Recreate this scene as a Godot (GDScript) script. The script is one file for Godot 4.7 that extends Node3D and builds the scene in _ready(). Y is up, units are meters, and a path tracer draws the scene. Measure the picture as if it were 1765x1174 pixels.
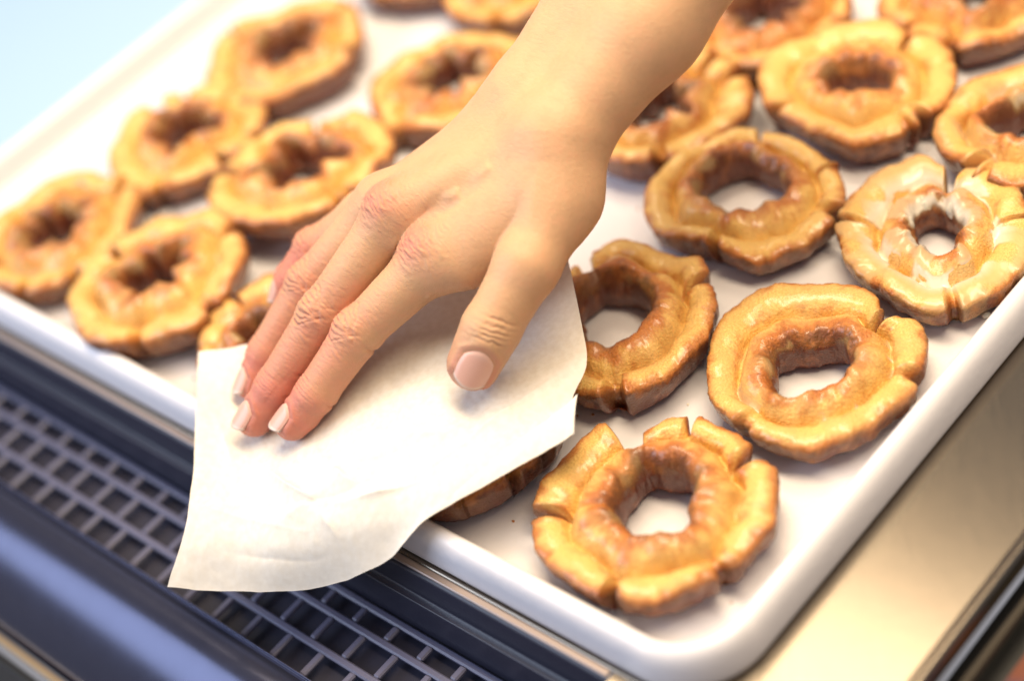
extends Node3D

# Doughnuts on a white tray in a bakery case, a hand reaching in with a sheet of tissue paper.
# x runs along the tray's front edge, -z goes to the back of the case, y = 0 is the tray's floor.

const DOUGHNUTS := [
	{"at":Vector3(0,0,0),"outer":[44.7,45.3,44.5,44.8,45.4,45.6,45.7,45.1,44,43.7,43.7,45,46,47.2,48,48.3,49.4,50.4,50,50.6,52.6,52.3,41.4,42.9,48.6,48.7,47.9,47.3,47.7,45.8,46.7,49.6,48.3,47.7,47.8,45.9],"hole":[16.4,18.2,15.7,14.1,13.1,13.2,12.7,12.5,13,14.1,14.5,14.1,14.6,15.7,18.4,21.4,19.9,19.4,20.6,19.5,17.6,15.1,13.9,14.4],"cracks":[[3.81, 0.13, 1], [5.13, 0.1, 0.9], [0.23, 0.12, 0.6], [1.3, 0.09, 0.8], [2.59, 0.07, 0.9]],"tilt":[0.0,0.0],"label":"deeply cracked five-petal glazed doughnut in the tray's front right corner"},
	{"at":Vector3(0.0117,0,-0.0937),"outer":[42.1,41,41.5,42.7,43.8,44.3,45.1,44.9,44.2,43.1,42.6,42.4,43.5,44.6,44.4,45,46.5,48.5,50.8,53.4,53.2,52.2,50.7,48.3,47.2,47,47.5,44.6,37.6,38.8,45.7,45.9,44.9,44,42.5,42.5],"hole":[12.8,13.5,13.3,13,14.1,17.2,20.7,20.5,18.6,17.4,16.9,17.5,18,15.6,12.8,11.7,12,13.5,14.8,15,14,13.2,13.5,13.3],"cracks":[[5.01, 0.08, 1], [5.94, 0.09, 0.45], [1.73, 0.1, 0.35]],"tilt":[0.0,0.0],"label":"golden C-shaped glazed doughnut right beside the tray's right rim, behind the cracked corner one"},
	{"at":Vector3(-0.0799,0,-0.0777),"outer":[43.2,43.6,44.8,46.8,48,49.9,47.9,46.7,45.9,45.2,45.4,44.3,44.3,43.8,43.3,44.1,44.3,44.6,45.8,45.1,45.2,46.3,50.6,54.7,50.3,47,45.6,46.2,48.3,47.3,42.7,42.5,43.3,43.3,42.9,43.3],"hole":[12.6,14.1,15.5,16,17.8,17.4,16.6,17.1,16.2,15.7,16.5,19.2,23.4,25,26.4,23.9,22.1,18.9,17,16,14.2,13.5,13.3,12.4],"cracks":[[5.23, 0.07, 0.9], [0.94, 0.1, 0.9], [3.66, 0.09, 0.8]],"tilt":[0.0,0.0],"label":"glazed doughnut half covered by the right edge of the tissue paper"},
	{"at":Vector3(-0.0791,0,-0.1678),"outer":[48,46.6,47,46.4,46,44.7,40.6,37.4,35.5,35.1,36.6,39.5,42.6,44.4,45.8,46.1,46.3,47,47.1,46.7,47,47,47.6,47.3,46.8,43.3,41,41.1,40.8,41.2,41.7,43.2,44.4,46.4,47.2,47.7],"hole":[15.9,13.2,11.7,11.5,12.4,13.3,12.8,13.2,13.6,14.8,17.8,21.1,22.6,25.8,28,29.7,28.8,24.2,21.8,20.3,19,19.2,19.6,17.4],"cracks":[[4.27, 0.05, 0.5], [1.33, 0.07, 0.8], [6.09, 0.1, 0.6]],"tilt":[0.0,0.0],"label":"glazed doughnut with a wide deep hole just right of the wrist"},
	{"at":Vector3(0.0123,0,-0.1815),"outer":[43.3,43.4,44.8,45.5,46.2,47.5,47.4,44.5,42,39.8,38.6,38.8,39.4,40,39.8,40.7,43.2,44.8,46.7,48.9,50,51.8,53.1,53.8,46,38.5,46.4,48,45.2,43.5,41.7,40.6,40.1,40.7,41,42.4],"hole":[9.2,11,15.4,15.4,13.8,11.3,9.8,9,8,8,8.4,9.6,10.6,13,15.4,17.5,17,15.2,13.3,12.8,12.3,12.3,11,9.5],"cracks":[[4.35, 0.1, 0.9], [2.88, 0.06, 0.4], [0.84, 0.08, 0.4]],"tilt":[0.0,0.0],"label":"ring doughnut with thick white icing in its groove, touching the right rim"},
	{"at":Vector3(-0.0778,0,-0.2575),"outer":[48.3,47,48.2,49.9,50.2,50,48.4,44.3,41.5,39.8,38.9,39.2,41,43.3,45.2,46.4,48.9,50.8,52.9,51.3,50.1,48.8,48.5,48.5,49.1,49.5,48.9,42.9,37.8,44.2,45.6,45.3,45.2,45.9,46.8,47.9],"hole":[16.9,16.5,14.4,13.5,12,11.4,11.9,12.7,12.2,12.5,14.1,14,11.6,10.7,10.6,9.4,8.3,8.3,9.1,10.8,11.4,12.6,15.1,15.9],"cracks":[[4.89, 0.09, 1], [2.2, 0.08, 0.5], [0.46, 0.08, 0.4]],"tilt":[0.0,0.0],"label":"wide golden doughnut with one notch at its back, near the top right"},
	{"at":Vector3(-0.1576,0,-0.206),"radius":45.0,"hole_radius":15.0,"cracks":[[4.85, 0.1, 0.9], [0.89, 0.09, 0.7]],"tilt":[0.00,0.0],"label":"doughnut peeking out from behind the right side of the forearm"},
	{"at":Vector3(0.0152,0,-0.264),"radius":46.0,"hole_radius":16.0,"cracks":[[1.65, 0.06, 0.4]],"tilt":[0.00,0.0],"label":"iced doughnut cut off by the right edge of the picture"},
	{"at":Vector3(-0.1561,0,-0.2876),"radius":46.0,"hole_radius":15.0,"cracks":[[6.03, 0.08, 0.4]],"tilt":[0.00,0.0],"label":"dark brown doughnut at the top edge, just right of the forearm"},
	{"at":Vector3(-0.0642,0,-0.3393),"radius":44.0,"hole_radius":15.0,"cracks":[[1.29, 0.08, 0.5]],"tilt":[0.00,0.0],"label":"doughnut cut off at the top right corner of the picture"},
	{"at":Vector3(-0.393,0,-0.1645),"radius":48.0,"hole_radius":14.0,"cracks":[[3.06, 0.06, 0.5]],"tilt":[0.00,0.0],"label":"smooth blurred doughnut nearest the tray's far left rim, at the top left"},
	{"at":Vector3(-0.3921,0,-0.0862),"radius":45.0,"hole_radius":14.0,"cracks":[[3.4, 0.1, 0.8], [1.09, 0.09, 0.6], [0.17, 0.07, 0.7]],"tilt":[0.00,0.0],"label":"blurred doughnut with a square dark hole, in the second row by the left rim"},
	{"at":Vector3(-0.2948,0,-0.0883),"radius":49.0,"hole_radius":19.0,"cracks":[[4.45, 0.06, 0.9], [2.67, 0.09, 0.8], [2.22, 0.05, 0.7]],"tilt":[2.20,7.0],"label":"tilted doughnut with an open cracked ring just left of the pinky finger"},
	{"at":Vector3(-0.2798,0,-0.1797),"radius":47.0,"hole_radius":15.0,"cracks":[[1.41, 0.08, 0.5]],"tilt":[0.00,0.0],"label":"blurred doughnut half hidden behind the left side of the forearm"},
	{"at":Vector3(-0.3964,0,0.0013),"radius":46.0,"hole_radius":14.0,"cracks":[[4.87, 0.09, 0.8], [0.49, 0.08, 0.6]],"tilt":[0.00,0.0],"label":"blurred doughnut cut off by the left edge of the picture"},
	{"at":Vector3(-0.3069,0,0.0024),"radius":48.0,"hole_radius":15.0,"cracks":[[5.05, 0.09, 0.7], [3.17, 0.06, 0.5]],"tilt":[1.00,5.0],"label":"tall blurred doughnut second from the left along the front rim"},
	{"at":Vector3(-0.2214,0,0.0006),"radius":43.0,"hole_radius":13.0,"cracks":[[2.42, 0.05, 0.5]],"tilt":[0.00,0.0],"label":"doughnut showing behind the fingertips above the paper's upper left corner"},
	{"at":Vector3(-0.0996,0,0.006),"radius":42.0,"hole_radius":14.0,"cracks":[[0.2, 0.09, 0.9], [0.84, 0.05, 0.3]],"tilt":[0.00,0.0],"label":"doughnut covered by the tissue paper, its front side showing below the paper's edge"},
	{"at":Vector3(-0.3756,0,-0.2676),"radius":45.0,"hole_radius":16.0,"cracks":[],"tilt":[0.00,0.0],"label":"brown doughnut whose front edge only shows at the top edge left of the forearm"},
	{"at":Vector3(-0.3103,0,-0.2664),"radius":42.0,"hole_radius":16.0,"cracks":[[1.06, 0.08, 0.6]],"tilt":[0.00,0.0],"label":"doughnut at the top edge touching the left side of the forearm"},
]
const HAND := {
	"w_r":Vector3(-0.0927,0.1086,-0.085),
	"w_u":Vector3(-0.1184,0.1106,-0.0979),
	"f_r":Vector3(-0.0788,0.1346,-0.1351),
	"f_u":Vector3(-0.1067,0.1378,-0.1467),
	"g_r":Vector3(-0.0649,0.1679,-0.1917),
	"g_u":Vector3(-0.0968,0.1702,-0.2054),
	"i0":Vector3(-0.0903,0.1007,-0.0765),
	"m0":Vector3(-0.1011,0.1053,-0.0797),
	"r0":Vector3(-0.1152,0.1049,-0.0845),
	"p0":Vector3(-0.1285,0.102,-0.089),
	"i1":Vector3(-0.1211,0.0805,-0.0275),
	"m1":Vector3(-0.1445,0.092,-0.0327),
	"r1":Vector3(-0.1621,0.0855,-0.0394),
	"p1":Vector3(-0.179,0.0718,-0.0407),
	"i2":Vector3(-0.1419,0.0598,0.0081),
	"i3":Vector3(-0.1507,0.0423,0.0333),
	"i4":Vector3(-0.157,0.0336,0.0463),
	"m2":Vector3(-0.1625,0.0622,0.0082),
	"m3":Vector3(-0.1736,0.0398,0.0373),
	"m4":Vector3(-0.1789,0.0295,0.0511),
	"r2":Vector3(-0.1853,0.06,-0.0046),
	"r3":Vector3(-0.1959,0.0377,0.0235),
	"r4":Vector3(-0.1984,0.0276,0.0356),
	"p2":Vector3(-0.2008,0.0591,-0.0228),
	"p3":Vector3(-0.2076,0.0495,-0.0101),
	"p4":Vector3(-0.2101,0.0431,-0.0038),
	"t0":Vector3(-0.0831,0.0921,-0.0689),
	"t1":Vector3(-0.0791,0.0825,-0.0393),
	"t2":Vector3(-0.0828,0.0668,-0.0148),
	"t3":Vector3(-0.0864,0.0554,-0.0037),
	"v0":Vector3(-0.1253,0.1001,-0.0374),
	"v1":Vector3(-0.1138,0.1038,-0.0457),
	"v2":Vector3(-0.1053,0.1107,-0.059),
	"c0":Vector3(-0.0787,0.0893,-0.0524),
	"c1":Vector3(-0.0958,0.0768,-0.0231),
	"x0":Vector3(-0.0901,0.0945,-0.0628),
	"x1":Vector3(-0.1093,0.0786,-0.0321),
}
const DORSAL := {
	"i":Vector3(-0.2662,0.8411,0.4709),
	"m":Vector3(-0.2098,0.8144,0.5411),
	"r":Vector3(-0.3193,0.7865,0.5286),
	"p":Vector3(-0.4108,0.7877,0.4592),
	"t":Vector3(0.669,0.3955,0.6293),
}
const PAPER := [
	[Vector3(-0.2328,0.033,0.0359),Vector3(-0.2113,0.033,0.019),Vector3(-0.1937,0.036,-0.0108),Vector3(-0.1677,0.042,-0.0411),Vector3(-0.1353,0.047,-0.0668),Vector3(-0.1062,0.05,-0.0827)],
	[Vector3(-0.2149,0.03,0.0538),Vector3(-0.1974,0.024,0.0325),Vector3(-0.1604,0.033,0.0156),Vector3(-0.1292,0.039,-0.0109),Vector3(-0.1028,0.042,-0.0399),Vector3(-0.0702,0.044,-0.0497)],
	[Vector3(-0.198,0.026,0.0719),Vector3(-0.1845,0.0205,0.0496),Vector3(-0.1425,0.029,0.0421),Vector3(-0.1015,0.039,0.0219),Vector3(-0.078,0.04,-0.0074),Vector3(-0.056,0.041,-0.0346)],
	[Vector3(-0.1834,0.022,0.0883),Vector3(-0.1622,0.018,0.0748),Vector3(-0.1249,0.027,0.067),Vector3(-0.0913,0.034,0.0452),Vector3(-0.0678,0.038,0.0139),Vector3(-0.0527,0.036,-0.0191)],
	[Vector3(-0.1732,0.015,0.1052),Vector3(-0.1483,0.012,0.0939),Vector3(-0.1158,0.017,0.0805),Vector3(-0.0897,0.026,0.0608),Vector3(-0.0663,0.035,0.0328),Vector3(-0.0456,0.0365,-0.0108)],
	[Vector3(-0.1705,0,0.1248),Vector3(-0.1458,-0.004,0.1092),Vector3(-0.1159,-0.003,0.0916),Vector3(-0.0867,0.01,0.0728),Vector3(-0.0684,0.0285,0.0501),Vector3(-0.0376,0.038,-0.0037)],
]

const FLAP := Vector3(-0.0086,0.005,-0.0143)

var used := {}


func _ready() -> void:
	camera_and_light()
	tray()
	case_parts()
	surroundings()
	doughnuts()
	crumbs()
	paper()
	person()


# ------------------------------------------------------------------ camera and light
func camera_and_light() -> void:
	var cam := Camera3D.new()
	cam.name = "camera"
	cam.transform = Transform3D(Basis(Vector3(0.7251,-0.2534,-0.6403),Vector3(-0.3127,0.7072,-0.6341),Vector3(0.6135,0.66,0.4336)),Vector3(0.3806,0.5519,0.3047))
	cam.fov = 20.79
	cam.near = 0.05
	cam.far = 20.0
	var lens := CameraAttributesPhysical.new()
	lens.frustum_focal_length = 85.0
	lens.frustum_focus_distance = 0.765
	lens.frustum_near = 0.05
	lens.frustum_far = 20.0
	lens.exposure_aperture = 3.4
	cam.attributes = lens
	add_child(cam)
	cam.fov = 20.79
	var e := Environment.new()
	e.background_mode = Environment.BG_COLOR
	e.background_color = Color(0.93, 0.92, 0.95)
	e.background_energy_multiplier = 0.18
	e.tonemap_mode = Environment.TONE_MAPPER_LINEAR
	e.tonemap_exposure = 2.0
	e.sdfgi_enabled = true
	e.ssao_enabled = true
	e.ssil_enabled = true
	var w := WorldEnvironment.new()
	w.name = "world_environment"
	w.environment = e
	add_child(w)
	# two unseen warm light bars above the tray, placed to light doughnuts and steel
	for b in [[Vector3(0.04, 0.92, -0.16), 0.80], [Vector3(-0.46, 0.95, -0.46), 0.36]]:
		var bar := AreaLight3D.new()
		bar.name = "unseen_case_light"
		bar.area_size = Vector2(1.0, 0.20)
		bar.position = b[0]
		bar.rotation_degrees = Vector3(-90, 0, 0)
		bar.light_color = Color(1.0, 0.91, 0.77)
		bar.light_energy = b[1]
		bar.area_range = 5.0
		bar.shadow_enabled = true
		add_child(bar, true)
	# daylight from an unseen window, placed front left to light paper and rim
	var win := AreaLight3D.new()
	win.name = "unseen_window_light"
	win.area_size = Vector2(1.2, 1.0)
	win.light_color = Color(0.84, 0.90, 1.0)
	win.light_energy = 1.1
	win.area_range = 8.0
	win.shadow_enabled = true
	add_child(win)
	win.look_at_from_position(Vector3(-1.0, 0.85, 1.0), Vector3(-0.2, 0.0, 0.0), Vector3.UP)


# ------------------------------------------------------------------ helpers
func numbered(called: String) -> String:
	if not used.has(called):
		used[called] = 0
		return called
	used[called] += 1
	return "%s_%03d" % [called, used[called]]


func tag(o: Node3D, label: String, category: String, group := "") -> void:
	o.set_meta("label", label)
	o.set_meta("category", category)
	if group:
		o.set_meta("group", group)


func thing(called: String, label: String, category: String, where := Vector3.ZERO, group := "") -> Node3D:
	var o := Node3D.new()
	o.name = numbered(called)
	o.position = where
	add_child(o, true)
	tag(o, label, category, group)
	return o


func put(called: String, mesh: Mesh, m: Material, parent: Node) -> MeshInstance3D:
	var o := MeshInstance3D.new()
	o.name = called if parent != self else numbered(called)
	o.mesh = mesh
	o.material_override = m
	parent.add_child(o, true)
	return o


func noise_texture(size: int, frequency: float, octaves := 4, seed_ := 1, kind := FastNoiseLite.TYPE_SIMPLEX_SMOOTH, ramp: Gradient = null) -> NoiseTexture2D:
	var n := FastNoiseLite.new()
	n.noise_type = kind
	n.frequency = frequency
	n.fractal_octaves = octaves
	n.seed = seed_
	if kind == FastNoiseLite.TYPE_CELLULAR:
		n.cellular_return_type = FastNoiseLite.RETURN_DISTANCE2_SUB
		n.fractal_type = FastNoiseLite.FRACTAL_NONE if octaves < 2 else FastNoiseLite.FRACTAL_FBM
	var t := NoiseTexture2D.new()
	t.width = size
	t.height = size
	t.seamless = true
	t.noise = n
	t.color_ramp = ramp
	return t


func two(a: Color, b: Color) -> Gradient:
	var g := Gradient.new()
	g.set_color(0, a)
	g.set_color(1, b)
	return g


func matte(c: Color, rough: float, metal := 0.0) -> StandardMaterial3D:
	var m := StandardMaterial3D.new()
	m.albedo_color = c
	m.roughness = rough
	m.metallic = metal
	return m


# vertices, clockwise triangles and linear colours -> a smooth mesh
func smooth_mesh(v: PackedVector3Array, f: PackedInt32Array, c := PackedColorArray(), uv := PackedVector2Array()) -> ArrayMesh:
	var n := PackedVector3Array()
	n.resize(v.size())
	for i in range(0, f.size(), 3):
		var a := f[i]
		var b := f[i + 1]
		var d := f[i + 2]
		var k := (v[d] - v[a]).cross(v[b] - v[a])
		n[a] += k
		n[b] += k
		n[d] += k
	for i in n.size():
		n[i] = n[i].normalized()
	var s := []
	s.resize(Mesh.ARRAY_MAX)
	s[Mesh.ARRAY_VERTEX] = v
	s[Mesh.ARRAY_NORMAL] = n
	s[Mesh.ARRAY_INDEX] = f
	if c.size():
		s[Mesh.ARRAY_COLOR] = c
	if uv.size():
		s[Mesh.ARRAY_TEX_UV] = uv
	var m := ArrayMesh.new()
	m.add_surface_from_arrays(Mesh.PRIMITIVE_TRIANGLES, s)
	return m


# a grid of rows x columns points; closed joins the last column to the first
func grid_faces(rows: int, cols: int, closed_rows: bool, closed_cols: bool, flip := false) -> PackedInt32Array:
	var f := PackedInt32Array()
	for r in (rows if closed_rows else rows - 1):
		var r2 := (r + 1) % rows
		for c in (cols if closed_cols else cols - 1):
			var c2 := (c + 1) % cols
			var q := [r * cols + c, r * cols + c2, r2 * cols + c2, r2 * cols + c]
			if flip:
				f.append_array([q[0], q[2], q[1], q[0], q[3], q[2]])
			else:
				f.append_array([q[0], q[1], q[2], q[0], q[2], q[3]])
	return f


# a profile of (z, y) points drawn along x
func drawn(profile: Array, x0: float, x1: float, steps := 1, round_to := 0) -> ArrayMesh:
	var p := PackedVector2Array()
	if round_to > 0:
		for i in profile.size() - 1:
			var a: Vector2 = profile[maxi(i - 1, 0)]
			var b: Vector2 = profile[i]
			var c: Vector2 = profile[i + 1]
			var d: Vector2 = profile[mini(i + 2, profile.size() - 1)]
			for k in round_to:
				p.append(b.cubic_interpolate(c, a, d, float(k) / round_to))
		p.append(profile[-1])
	else:
		p = PackedVector2Array(profile)
	var v := PackedVector3Array()
	for q in p:
		for s in steps + 1:
			v.append(Vector3(lerpf(x0, x1, float(s) / steps), q.y, q.x))
	return smooth_mesh(v, grid_faces(p.size(), steps + 1, false, false))


# a box with chamfered edges
func block(size: Vector3, bevel: float) -> ArrayMesh:
	var st := SurfaceTool.new()
	st.begin(Mesh.PRIMITIVE_TRIANGLES)
	st.set_smooth_group(-1)
	var h := size / 2.0
	var pts := PackedVector3Array()
	for sx in [-1, 1]:
		for sy in [-1, 1]:
			for sz in [-1, 1]:
				pts.append(Vector3(sx * (h.x - bevel), sy * h.y, sz * (h.z - bevel)))
				pts.append(Vector3(sx * h.x, sy * (h.y - bevel), sz * (h.z - bevel)))
				pts.append(Vector3(sx * (h.x - bevel), sy * (h.y - bevel), sz * h.z))
	var at := func(sx: int, sy: int, sz: int, k: int) -> Vector3: return pts[((sx * 2 + sy) * 2 + sz) * 3 + k]
	var quads := []
	for s in 2:
		quads.append([at.call(0, s, 0, 0), at.call(1, s, 0, 0), at.call(1, s, 1, 0), at.call(0, s, 1, 0)])
		quads.append([at.call(s, 0, 0, 1), at.call(s, 1, 0, 1), at.call(s, 1, 1, 1), at.call(s, 0, 1, 1)])
		quads.append([at.call(0, 0, s, 2), at.call(1, 0, s, 2), at.call(1, 1, s, 2), at.call(0, 1, s, 2)])
		for t in 2:
			quads.append([at.call(s, t, 0, 0), at.call(s, t, 0, 1), at.call(s, t, 1, 1), at.call(s, t, 1, 0)])
			quads.append([at.call(0, s, t, 0), at.call(1, s, t, 0), at.call(1, s, t, 2), at.call(0, s, t, 2)])
			quads.append([at.call(s, 0, t, 1), at.call(s, 1, t, 1), at.call(s, 1, t, 2), at.call(s, 0, t, 2)])
	for q in quads:
		tri(st, q[0], q[1], q[2])
		tri(st, q[0], q[2], q[3])
	for sx in 2:
		for sy in 2:
			for sz in 2:
				tri(st, at.call(sx, sy, sz, 0), at.call(sx, sy, sz, 1), at.call(sx, sy, sz, 2))
	st.generate_normals()
	return st.commit()


func tri(st: SurfaceTool, a: Vector3, b: Vector3, c: Vector3) -> void:
	var out := (a + b + c)
	if (c - a).cross(b - a).dot(out) < 0.0:
		var t := b
		b = c
		c = t
	for p in [a, b, c]:
		st.add_vertex(p)


# ------------------------------------------------------------------ the tray
func round_rect(x0: float, x1: float, z0: float, z1: float, r: float, grow: float, n := 14) -> PackedVector2Array:
	var out := PackedVector2Array()
	var c := [Vector2(x1 - r, z1 - r), Vector2(x0 + r, z1 - r), Vector2(x0 + r, z0 + r), Vector2(x1 - r, z0 + r)]
	for k in 4:
		for i in n + 1:
			var a := (k + float(i) / n) * PI / 2.0
			out.append(c[k] + Vector2(cos(a), sin(a)) * (r + grow))
	return out


func tray() -> void:
	var plastic := matte(Color(0.875, 0.86, 0.87), 0.30)
	plastic.heightmap_enabled = true
	plastic.heightmap_texture = noise_texture(512, 0.02, 4, 5)
	plastic.heightmap_scale = 0.012
	plastic.uv1_triplanar = true
	plastic.uv1_scale = Vector3(12, 12, 12)
	var t := thing("white_tray", "white plastic bakery tray with a raised rounded rim, full of doughnuts", "tray")
	var prof := [Vector2(0, 0), Vector2(1.6, 0.25), Vector2(3.2, 1.4), Vector2(4.8, 4.2), Vector2(5.9, 8.2), Vector2(6.7, 12.0), Vector2(7.8, 14.6), Vector2(9.6, 16.0), Vector2(11.6, 16.0), Vector2(13.6, 14.9), Vector2(15.4, 12.4), Vector2(16.6, 8.6), Vector2(17.3, 4.0), Vector2(17.6, 0.6), Vector2(17.0, -1.2), Vector2(14.0, -1.4)]
	var v := PackedVector3Array()
	var ring := 0
	for p in prof:
		var line := round_rect(-0.4815, 0.0491, -0.42, 0.0393, 0.016, p.x * 0.001)
		ring = line.size()
		for q in line:
			v.append(Vector3(q.x, p.y * 0.001, q.y))
	put("rim", smooth_mesh(v, grid_faces(prof.size(), ring, false, true)), plastic, t)
	var line := round_rect(-0.4815, 0.0491, -0.42, 0.0393, 0.016, 0.0)
	v = PackedVector3Array([Vector3(-0.2, 0.0, -0.2)])
	var f := PackedInt32Array()
	for i in line.size():
		v.append(Vector3(line[i].x, 0.0, line[i].y))
		f.append_array([0, i + 1, (i + 1) % line.size() + 1])
	put("floor", smooth_mesh(v, f), plastic, t)


# ------------------------------------------------------------------ the case around the tray
func case_parts() -> void:
	var steel := matte(Color(0.52, 0.48, 0.43), 0.27, 1.0)
	steel.roughness_texture = scratches()
	steel.uv1_triplanar = true
	steel.uv1_scale = Vector3(7, 7, 7)
	steel.heightmap_enabled = true
	steel.heightmap_texture = noise_texture(512, 0.03, 5, 19)
	steel.heightmap_scale = 0.0008
	var black := matte(Color(0.16, 0.16, 0.22), 0.42)  # black plastic, lifted bluish with lens haze put into the colour
	black.heightmap_enabled = true
	black.heightmap_texture = noise_texture(512, 0.06, 3, 29)
	black.heightmap_scale = 0.006
	black.uv1_triplanar = true
	black.uv1_scale = Vector3(20, 20, 20)

	# steel deck that the tray stands on, with a folded right edge
	var deck := thing("steel_deck", "brushed stainless steel deck under the tray, bare along its right side", "counter")
	var d := put("sheet", block(Vector3(0.62, 0.002, 0.62), 0.0004), steel, deck)
	d.position = Vector3(-0.1925, -0.0026, -0.2516)
	var wing := put("side_sheet", block(Vector3(0.095, 0.002, 0.30), 0.0004), steel, deck)
	wing.position = Vector3(0.0698, -0.0026, 0.2087)
	var hem := PackedVector3Array()
	var hp := [Vector2(0.1174, -0.0016), Vector2(0.1188, -0.0010), Vector2(0.1202, -0.0004), Vector2(0.1216, -0.0008), Vector2(0.1226, -0.0024), Vector2(0.1228, -0.005), Vector2(0.1228, -0.009)]
	for p in hp:
		hem.append(Vector3(p.x, p.y, -0.56))
		hem.append(Vector3(p.x, p.y, 0.36))
	put("folded_edge", smooth_mesh(hem, grid_faces(hp.size(), 2, false, false, true)), steel, deck)

	var gap := matte(Color(0.02, 0.02, 0.024), 0.5)
	var side := thing("side_rail", "thin metal trim strip in the dark gap right of the steel deck", "trim")
	var strip := put("strip", block(Vector3(0.0032, 0.004, 0.9), 0.0006), matte(Color(0.26, 0.23, 0.19), 0.6, 0.2), side)
	strip.position = Vector3(0.1275, -0.018, -0.1)
	var channel := put("channel", block(Vector3(0.16, 0.01, 0.9), 0.0008), gap, side)
	channel.position = Vector3(0.196, -0.033, -0.1)
	var bundle := thing("lump", "dim reddish brown and violet cloth in the bottom right corner", "lump")  # blurred thing of unclear kind, shown by its brown and violet tones
	lump(bundle)

	# the front of the deck: a pale lip, a black upright and a ledge above the grille
	var front := thing("front_fascia", "black front fascia with a pale metal lip along the tray's front edge", "fascia")
	var lip := put("lip", block(Vector3(0.62, 0.0016, 0.0032), 0.0004), matte(Color(0.62, 0.56, 0.53), 0.45, 0.6), front)
	lip.position = Vector3(-0.2892, -0.0028, 0.0602)
	var face := put("upright", drawn([Vector2(0.0605, -0.0036), Vector2(0.0622, -0.0042), Vector2(0.0628, -0.006), Vector2(0.0632, -0.0185), Vector2(0.0640, -0.0196), Vector2(0.0664, -0.0198), Vector2(0.0670, -0.0206), Vector2(0.0672, -0.040), Vector2(0.0672, -0.09)], -0.6, 0.0205), black, front)
	face.position = Vector3.ZERO
	var cap := put("end_plate", block(Vector3(0.0012, 0.085, 0.006), 0.0003), steel, front)
	cap.position = Vector3(0.0213, -0.0465, 0.0635)
	put("end_panel", drawn_side(), black, front)

	# the air grille: long bars, and short cross bars set half a step apart from row to row
	var hazed_plastic := matte(Color(0.36, 0.36, 0.45), 0.36)  # the bluish lens haze over the grille is put into this colour
	hazed_plastic.heightmap_enabled = true
	hazed_plastic.heightmap_texture = black.heightmap_texture
	hazed_plastic.heightmap_scale = 0.006
	hazed_plastic.uv1_triplanar = true
	hazed_plastic.uv1_scale = Vector3(20, 20, 20)
	var grille := thing("air_grille", "dark plastic air grille with rows of square openings below the tray", "grille")
	var lines := [0.0700, 0.0812, 0.0975, 0.1135]
	for z in lines:
		var b := put("long_bar", block(Vector3(0.64, 0.0026, 0.0036), 0.0008), hazed_plastic, grille)
		b.position = Vector3(-0.29, -0.0413, z)
	var cross := block(Vector3(0.0036, 0.0024, 0.0126), 0.0007)
	var short := block(Vector3(0.0036, 0.0024, 0.0074), 0.0007)
	for r in 3:
		for k in 26:
			var x := -0.497 + k * 0.0199 + (0.00995 if r % 2 else 0.0)
			if x > 0.02:
				continue
			var b := put("cross_bar", cross if r else short, hazed_plastic, grille)
			b.position = Vector3(x, -0.0414, (lines[r] + lines[r + 1]) / 2.0)
	var under := put("duct", block(Vector3(0.66, 0.004, 0.06), 0.0005), matte(Color(0.12, 0.12, 0.20), 0.6), grille)  # dark floor, its blue raised to carry the same haze
	under.position = Vector3(-0.29, -0.0485, 0.09)

	# the rounded nose of the case and the bright strip below it
	var nose_metal := matte(Color(0.27, 0.28, 0.36), 0.27, 0.75)
	nose_metal.roughness_texture = noise_texture(512, 0.02, 4, 39, FastNoiseLite.TYPE_SIMPLEX_SMOOTH, two(Color(0.8, 0.8, 0.8), Color(1, 1, 1)))
	nose_metal.uv1_triplanar = true
	nose_metal.uv1_scale = Vector3(6, 6, 6)
	var nose := thing("case_nose", "rounded blue-grey metal front rail in the bottom left corner", "rail")
	put("rail", drawn([Vector2(0.1142, -0.09), Vector2(0.1142, -0.038), Vector2(0.1156, -0.0335), Vector2(0.120, -0.0300), Vector2(0.128, -0.0284), Vector2(0.137, -0.0312), Vector2(0.147, -0.0385), Vector2(0.156, -0.0485), Vector2(0.1630, -0.0590), Vector2(0.1655, -0.068)], -0.62, 0.1, 1, 6), nose_metal, nose)
	var trim := put("trim_strip", block(Vector3(0.72, 0.003, 0.0035), 0.0008), matte(Color(0.86, 0.74, 0.58), 0.28, 0.9), nose)
	trim.position = Vector3(-0.26, -0.0655, 0.1685)
	var foot := put("lower_panel", block(Vector3(0.72, 0.12, 0.004), 0.0006), gap, nose)
	foot.position = Vector3(-0.26, -0.13, 0.1745)


# a worn brushed sheet: fine grain and stray scratches, as a map of roughness
func scratches() -> ImageTexture:
	var rng := RandomNumberGenerator.new()
	rng.seed = 12
	var n := 1024
	var im := Image.create_empty(n, n, false, Image.FORMAT_RGB8)
	im.fill(Color(0.86, 0.86, 0.86))
	for k in 2600:
		var fine := k < 2400
		var p := Vector2(rng.randf(), rng.randf()) * n
		var a := (0.9 + rng.randfn(0.0, 0.12)) if fine else rng.randf() * PI
		var long := rng.randi_range(30, 160) if fine else rng.randi_range(60, 420)
		var tone := rng.randf_range(0.66, 0.98) if fine else rng.randf_range(0.95, 1.0)
		for i in long:
			p += Vector2(cos(a), sin(a))
			if not fine:
				a += rng.randfn(0.0, 0.004)
			im.set_pixel(posmod(int(p.x), n), posmod(int(p.y), n), Color(tone, tone, tone))
	return ImageTexture.create_from_image(im)


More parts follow.
